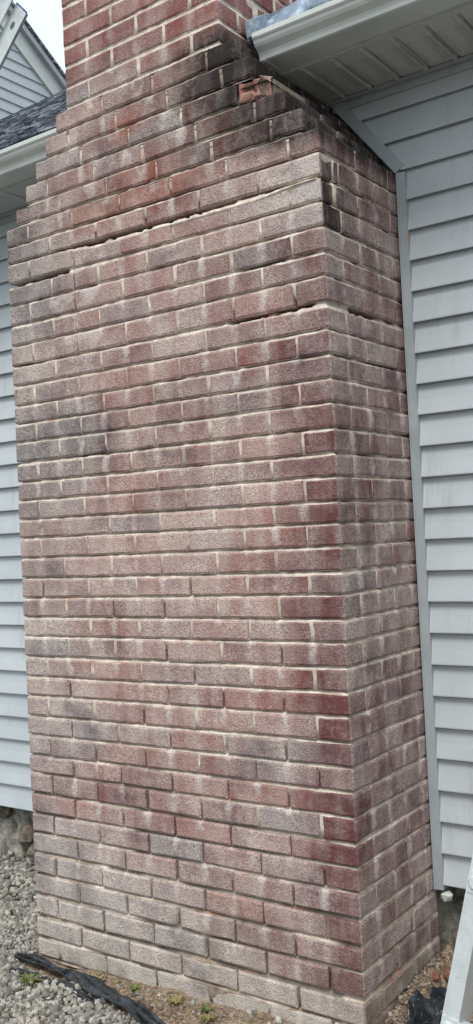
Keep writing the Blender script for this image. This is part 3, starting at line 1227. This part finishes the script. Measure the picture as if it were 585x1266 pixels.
# soil crumbs and chips in the bare strip
cr = MB()
for _ in range(1500):
    if rng.random() < .55:
        x, y = rng.uniform(-1.2, -.1), rng.uniform(-.26, -.01)
    else:
        if rng.random() < .5:
            continue
        x, y = abs(rng.gauss(0, .016)) + .003, rng.uniform(-.05, .47)
    if float(gmask(x, y)) > .5:
        continue
    r_ = rng.uniform(.0025, .006) if rng.random() < .94 else rng.uniform(.007, .013)
    k = rng.uniform(.6, 1.05)
    c = srgb(*rng.choice(((144 * k, 122 * k, 104 * k), (166 * k, 150 * k, 134 * k), (180 * k, 172 * k, 160 * k), (130 * k, 100 * k, 84 * k))))
    stone_geo(cr, (x, y, float(hgt(x, y)) + r_ * .3), r_, (1.1, 1, .8), c + (1,))
tag(cr.build('soil_crumbs', M_GRAVEL), 'brown soil crumbs and small chips along the chimney foot', 'soil', None, 'stuff')

# ------------------------------------------------------------------ sheets of weed barrier


def ribbon(name, pts, wid, mat, label, cat, seed, lift=.012, fold=.02, th=.002):
    v = VN(seed)
    P = [Vector((x, y, 0)) for x, y in pts]
    n = 46
    rows = []
    for a in range(n + 1):
        t_ = a / n * (len(P) - 1)
        k_ = min(int(t_), len(P) - 2)
        f = t_ - k_
        p0, p1, p2, p3 = P[max(0, k_ - 1)], P[k_], P[k_ + 1], P[min(len(P) - 1, k_ + 2)]
        c = .5 * ((2 * p1) + (p2 - p0) * f + (2 * p0 - 5 * p1 + 4 * p2 - p3) * f * f + (3 * p1 - p0 - 3 * p2 + p3) * f ** 3)
        d = (p2 - p1).normalized()
        nn = Vector((-d.y, d.x, 0))
        tt = a / n
        wdt = wid * (.35 + .65 * math.sin(math.pi * min(1, max(0, .06 + .88 * tt)))) * (.8 + .5 * float(v(a * .25, 3)))
        row = []
        m_ = 16
        for b in range(m_ + 1):
            u = b / m_ - .5
            p = c + nn * (u * wdt + .012 * (float(v(a * .4, b * .3 + 20)) - .5))
            zz = float(hgt(p.x, p.y)) + lift + fold * abs(math.sin(u * 7 + tt * 3 + 2.5 * float(v(a * .12, 9)))) * (.5 + float(v(a * .2, b * .25))) - .02 * abs(u) ** 2
            row.append((p.x, p.y, zz))
        rows.append(row)
    Pm = np.array(rows)
    o = grid_mesh(name, Pm, mat)
    sm = o.modifiers.new('thickness', 'SOLIDIFY')
    sm.thickness = th
    return tag(o, label, cat)


ribbon('landscape_fabric', [(-1.315, -.062), (-1.16, -.062), (-1.02, -.072), (-.89, -.098), (-.76, -.138), (-.62, -.19), (-.50, -.24)], .052, M_FABRIC,
       'torn black landscape fabric lying on gravel at the chimney foot', 'fabric', 31)
ribbon('landscape_fabric', [(-1.27, -.125), (-1.15, -.115), (-1.0, -.125), (-.86, -.15)], .022, M_FABRIC,
       'thin black strip of fabric on the gravel by the green weed', 'fabric', 33, .010, .008)
ribbon('plastic_sheet', [(.085, -.05), (.078, .1), (.076, .2), (.082, .28), (.098, .36), (.11, .43)], .09, M_PLASTIC,
       'glossy dark plastic sheet on soil between chimney side and ladder', 'plastic', 35, .006, .022)

# ------------------------------------------------------------------ weeds


def weed(x, y, r_, n, mat, label, name='weed'):
    m_ = MB()
    zb = float(hgt(x, y))
    for _ in range(n):
        a = rng.uniform(0, 6.28)
        d = Vector((math.cos(a), math.sin(a), 0))
        b = Vector((x, y, zb)) + d * rng.uniform(0, r_ * .5)
        L = r_ * rng.uniform(.5, 1.25)
        w_ = rng.uniform(.0016, .004)
        up = rng.uniform(.35, 1.1)
        s_ = Vector((-d.y, d.x, 0)) * w_
        p1 = b + d * L * .45 + Vector((0, 0, L * up * .65))
        p2 = b + d * L * .95 + Vector((0, 0, L * up * .7))
        m_.add([b - s_, b + s_, p1 + s_ * 1.2, p1 - s_ * 1.2, p2], [(0, 1, 2, 3), (3, 2, 4)])
    return tag(m_.build(name, mat), label, 'weed', 'weeds at the chimney foot')


weed(-1.144, -.150, .034, 90, M_WEED, 'bright green weed tuft beside the black fabric on gravel')
weed(-.80, -.035, .02, 26, M_WEED, 'small green weed nearest the middle of the chimney foot')
weed(-.62, -.06, .024, 30, M_DRY, 'dry straw tuft at the chimney foot, left of the low green one')
weed(-.50, -.05, .02, 34, M_WEED, 'low green weed at the chimney foot toward the right corner')
weed(-.46, -.10, .024, 32, M_DRY, 'dry straw tuft farthest right along the chimney foot')
weed(-.95, -.045, .025, 40, M_DRY, 'dry straw tuft between chimney foot and black fabric')
moss = MB()
for _ in range(700):
    x, y = rng.uniform(-1.1, -.2), -.012 - abs(rng.gauss(0, .05))
    if float(vn2(x * 14, y * 14)) < .5:
        continue
    zb = float(hgt(x, y))
    a = rng.uniform(0, 6.28)
    d = Vector((math.cos(a), math.sin(a), 0))
    L = rng.uniform(.005, .018)
    s_ = Vector((-d.y, d.x, 0)) * .0016
    b = Vector((x, y, zb))
    moss.add([b - s_, b + s_, b + d * L + Vector((0, 0, L * rng.uniform(.2, 1)))], [(0, 1, 2)])
tag(moss.build('moss', M_DRY), 'sparse moss and dry grass along the chimney foot', 'moss', None, 'stuff')

# ------------------------------------------------------------------ broken brick pieces at the wall corner
for (x, y, r_, sq, lab) in ((.052, .445, .034, (1.5, 1, .7), 'largest reddish brick fragment in the corner below the trim'),
                            (.075, .395, .022, (1.3, .9, .8), 'small reddish brick fragment beside the largest one'),
                            (.036, .372, .017, (1.2, 1, .8), 'smallest brick fragment nearest the plastic sheet')):
    m_ = MB()
    stone_geo(m_, (x, y, float(hgt(x, y)) + r_ * .35), r_, sq)
    tag(m_.build('brick_fragment', M_FRAG), lab, 'brick fragment', 'brick fragments in the corner')

# ------------------------------------------------------------------ ladder leaning on the right gutter
LO = Vector((.414, -.415, .285))                      # on the left rail, where a rung joins
U = Vector((.19, .185, 1)).normalized()
Wd = Vector((1, 0, -.19))
Wd = (Wd - U * Wd.dot(U)).normalized()
N = Wd.cross(U).normalized()                          # into the wall side or out; make it point to the house
if N.y < 0:
    N = -N
foot = LO - U * ((LO.z - (-.11)) / U.z)
ladder = tag(empty('ladder', tuple(foot)), 'silver aluminium ladder leaning at the right edge beside the siding', 'ladder')
LL = 3.25


def lpart(m_, name, mat, par=None):
    o = m_.build(name, mat, None, tuple(foot))
    o.location = (0, 0, 0)
    o.parent = par or ladder
    return o


for sgn, base in ((1, foot), (-1, foot + Wd * .45)):
    m_ = MB()
    wv = Wd * sgn
    m_.obox(base, wv * .037, N * .0035, U * LL)                        # front flange
    m_.obox(base + wv * .034 + N * .0035, wv * .003, N * .075, U * LL)   # web
    m_.obox(base + N * .0785, wv * .037, N * .0035, U * LL)
    r_ = lpart(m_, 'rail', M_ALU)
    f_ = MB()
    f_.obox(base - U * .012 - wv * .004 - N * .006, wv * .05, N * .1, U * .05)
    lpart(f_, 'foot', M_DARK, r_)
t0 = (LO - foot).length % .305
k = 0
while t0 + k * .305 < LL - .1:
    c = foot + U * (t0 + k * .305)
    m_ = MB()
    ring = []
    for q in range(12):
        a = 2 * math.pi * q / 12
        ring.append((.017 * math.cos(a), .015 * math.sin(a)))
    n0, n1 = c + Wd * .030 + N * .035, c + Wd * .42 + N * .035
    vs = [n0 + N * a + U * b for a, b in ring] + [n1 + N * a + U * b for a, b in ring]
    m_.add(vs, [(q, (q + 1) % 12, 12 + (q + 1) % 12, 12 + q) for q in range(12)])
    # gusset plate and swaged collar on the left rail
    m_.obox(c + Wd * .002 - N * .004 - U * .022, Wd * .05, N * .004, U * .044)
    rr = [(.016 * math.cos(2 * math.pi * q / 10), .016 * math.sin(2 * math.pi * q / 10)) for q in range(10)]
    cc = c + Wd * .018 - N * .004
    vs = [cc + Wd * a + U * b for a, b in rr] + [cc - N * .007 + Wd * a * .7 + U * b * .7 for a, b in rr]
    m_.add(vs, [(q, (q + 1) % 10, 10 + (q + 1) % 10, 10 + q) for q in range(10)] + [tuple(range(10, 20))])
    lpart(m_, 'rung', M_ALU)
    k += 1

# ------------------------------------------------------------------ aluminium channel poking in above the left eave
A = Vector((-1.272, .118, 3.283))                     # middle of its upper end
Dn = Vector((-.125, 0, -.118)).normalized()
Pw = Vector((-Dn.z, 0, Dn.x)).normalized()
Bk = Vector((-.35, .94, 0)).normalized()
ch = tag(empty('metal_rail', tuple(A + Dn * 4.95)), 'pale aluminium rail with oblong hole jutting into the top left corner', 'metal rail')
co = Vector(ch.location)


def cpart(m_, name, mat, par=None):
    o = m_.build(name, mat, None, tuple(co))
    o.location = (0, 0, 0)
    o.parent = par or ch
    return o


def channel_web():
    """web plate with oblong holes cut through, one every 0.3 m"""
    m_ = MB()
    hw, L = .037, 4.95
    hs = [.068 + .305 * q for q in range(15)]
    q12 = [(2 * math.pi * q / 16) for q in range(16)]
    seg0 = 0
    for h_ in hs:
        a0, a1 = h_ - .05, h_ + .05
        m_.obox(A - Pw * hw + Dn * seg0, Pw * 2 * hw, Bk * .003, Dn * (a0 - seg0))
        # square of plate round an elliptical hole
        outer, inner = [], []
        for t_ in q12:
            cx, sx = math.cos(t_), math.sin(t_)
            k_ = 1 / max(abs(cx), abs(sx))
            outer.append((cx * k_ * hw, sx * k_ * .05))
            inner.append((cx * .0105, sx * .0165))
        for (off) in (0, .003):
            vs = [A + Dn * (h_ + b) + Pw * a + Bk * off for a, b in outer + inner]
            m_.add(vs, [(q, (q + 1) % 16, 16 + (q + 1) % 16, 16 + q) if off == 0 else (q, 16 + q, 16 + (q + 1) % 16, (q + 1) % 16) for q in range(16)])
        vs = [A + Dn * (h_ + b) + Pw * a for a, b in inner] + [A + Dn * (h_ + b) + Pw * a + Bk * .03 for a, b in inner]
        m_.add(vs, [(q, (q + 1) % 16, 16 + (q + 1) % 16, 16 + q) for q in range(16)])
        seg0 = a1
    m_.obox(A - Pw * hw + Dn * seg0, Pw * 2 * hw, Bk * .003, Dn * (L - seg0))
    return m_


cpart(channel_web(), 'web', M_ALU)
for sg in (-1, 1):
    m_ = MB()
    m_.obox(A + Pw * (sg * .037 - (.003 if sg > 0 else 0)) + Bk * .003, Pw * .003, Bk * .012, Dn * 4.95)
    cpart(m_, 'flange', M_ALU)
m_ = MB()
m_.obox(A - Pw * .036 - Dn * .006, Pw * .05, Bk * .03, Dn * .006)
cpart(m_, 'end_cap', M_BLUE)
m_ = MB()
m_.obox(A - Pw * .115 - Bk * .02 - Dn * .03, Pw * .07, Bk * .006, Dn * 4.95)
cpart(m_, 'fly_rail', M_ALU)
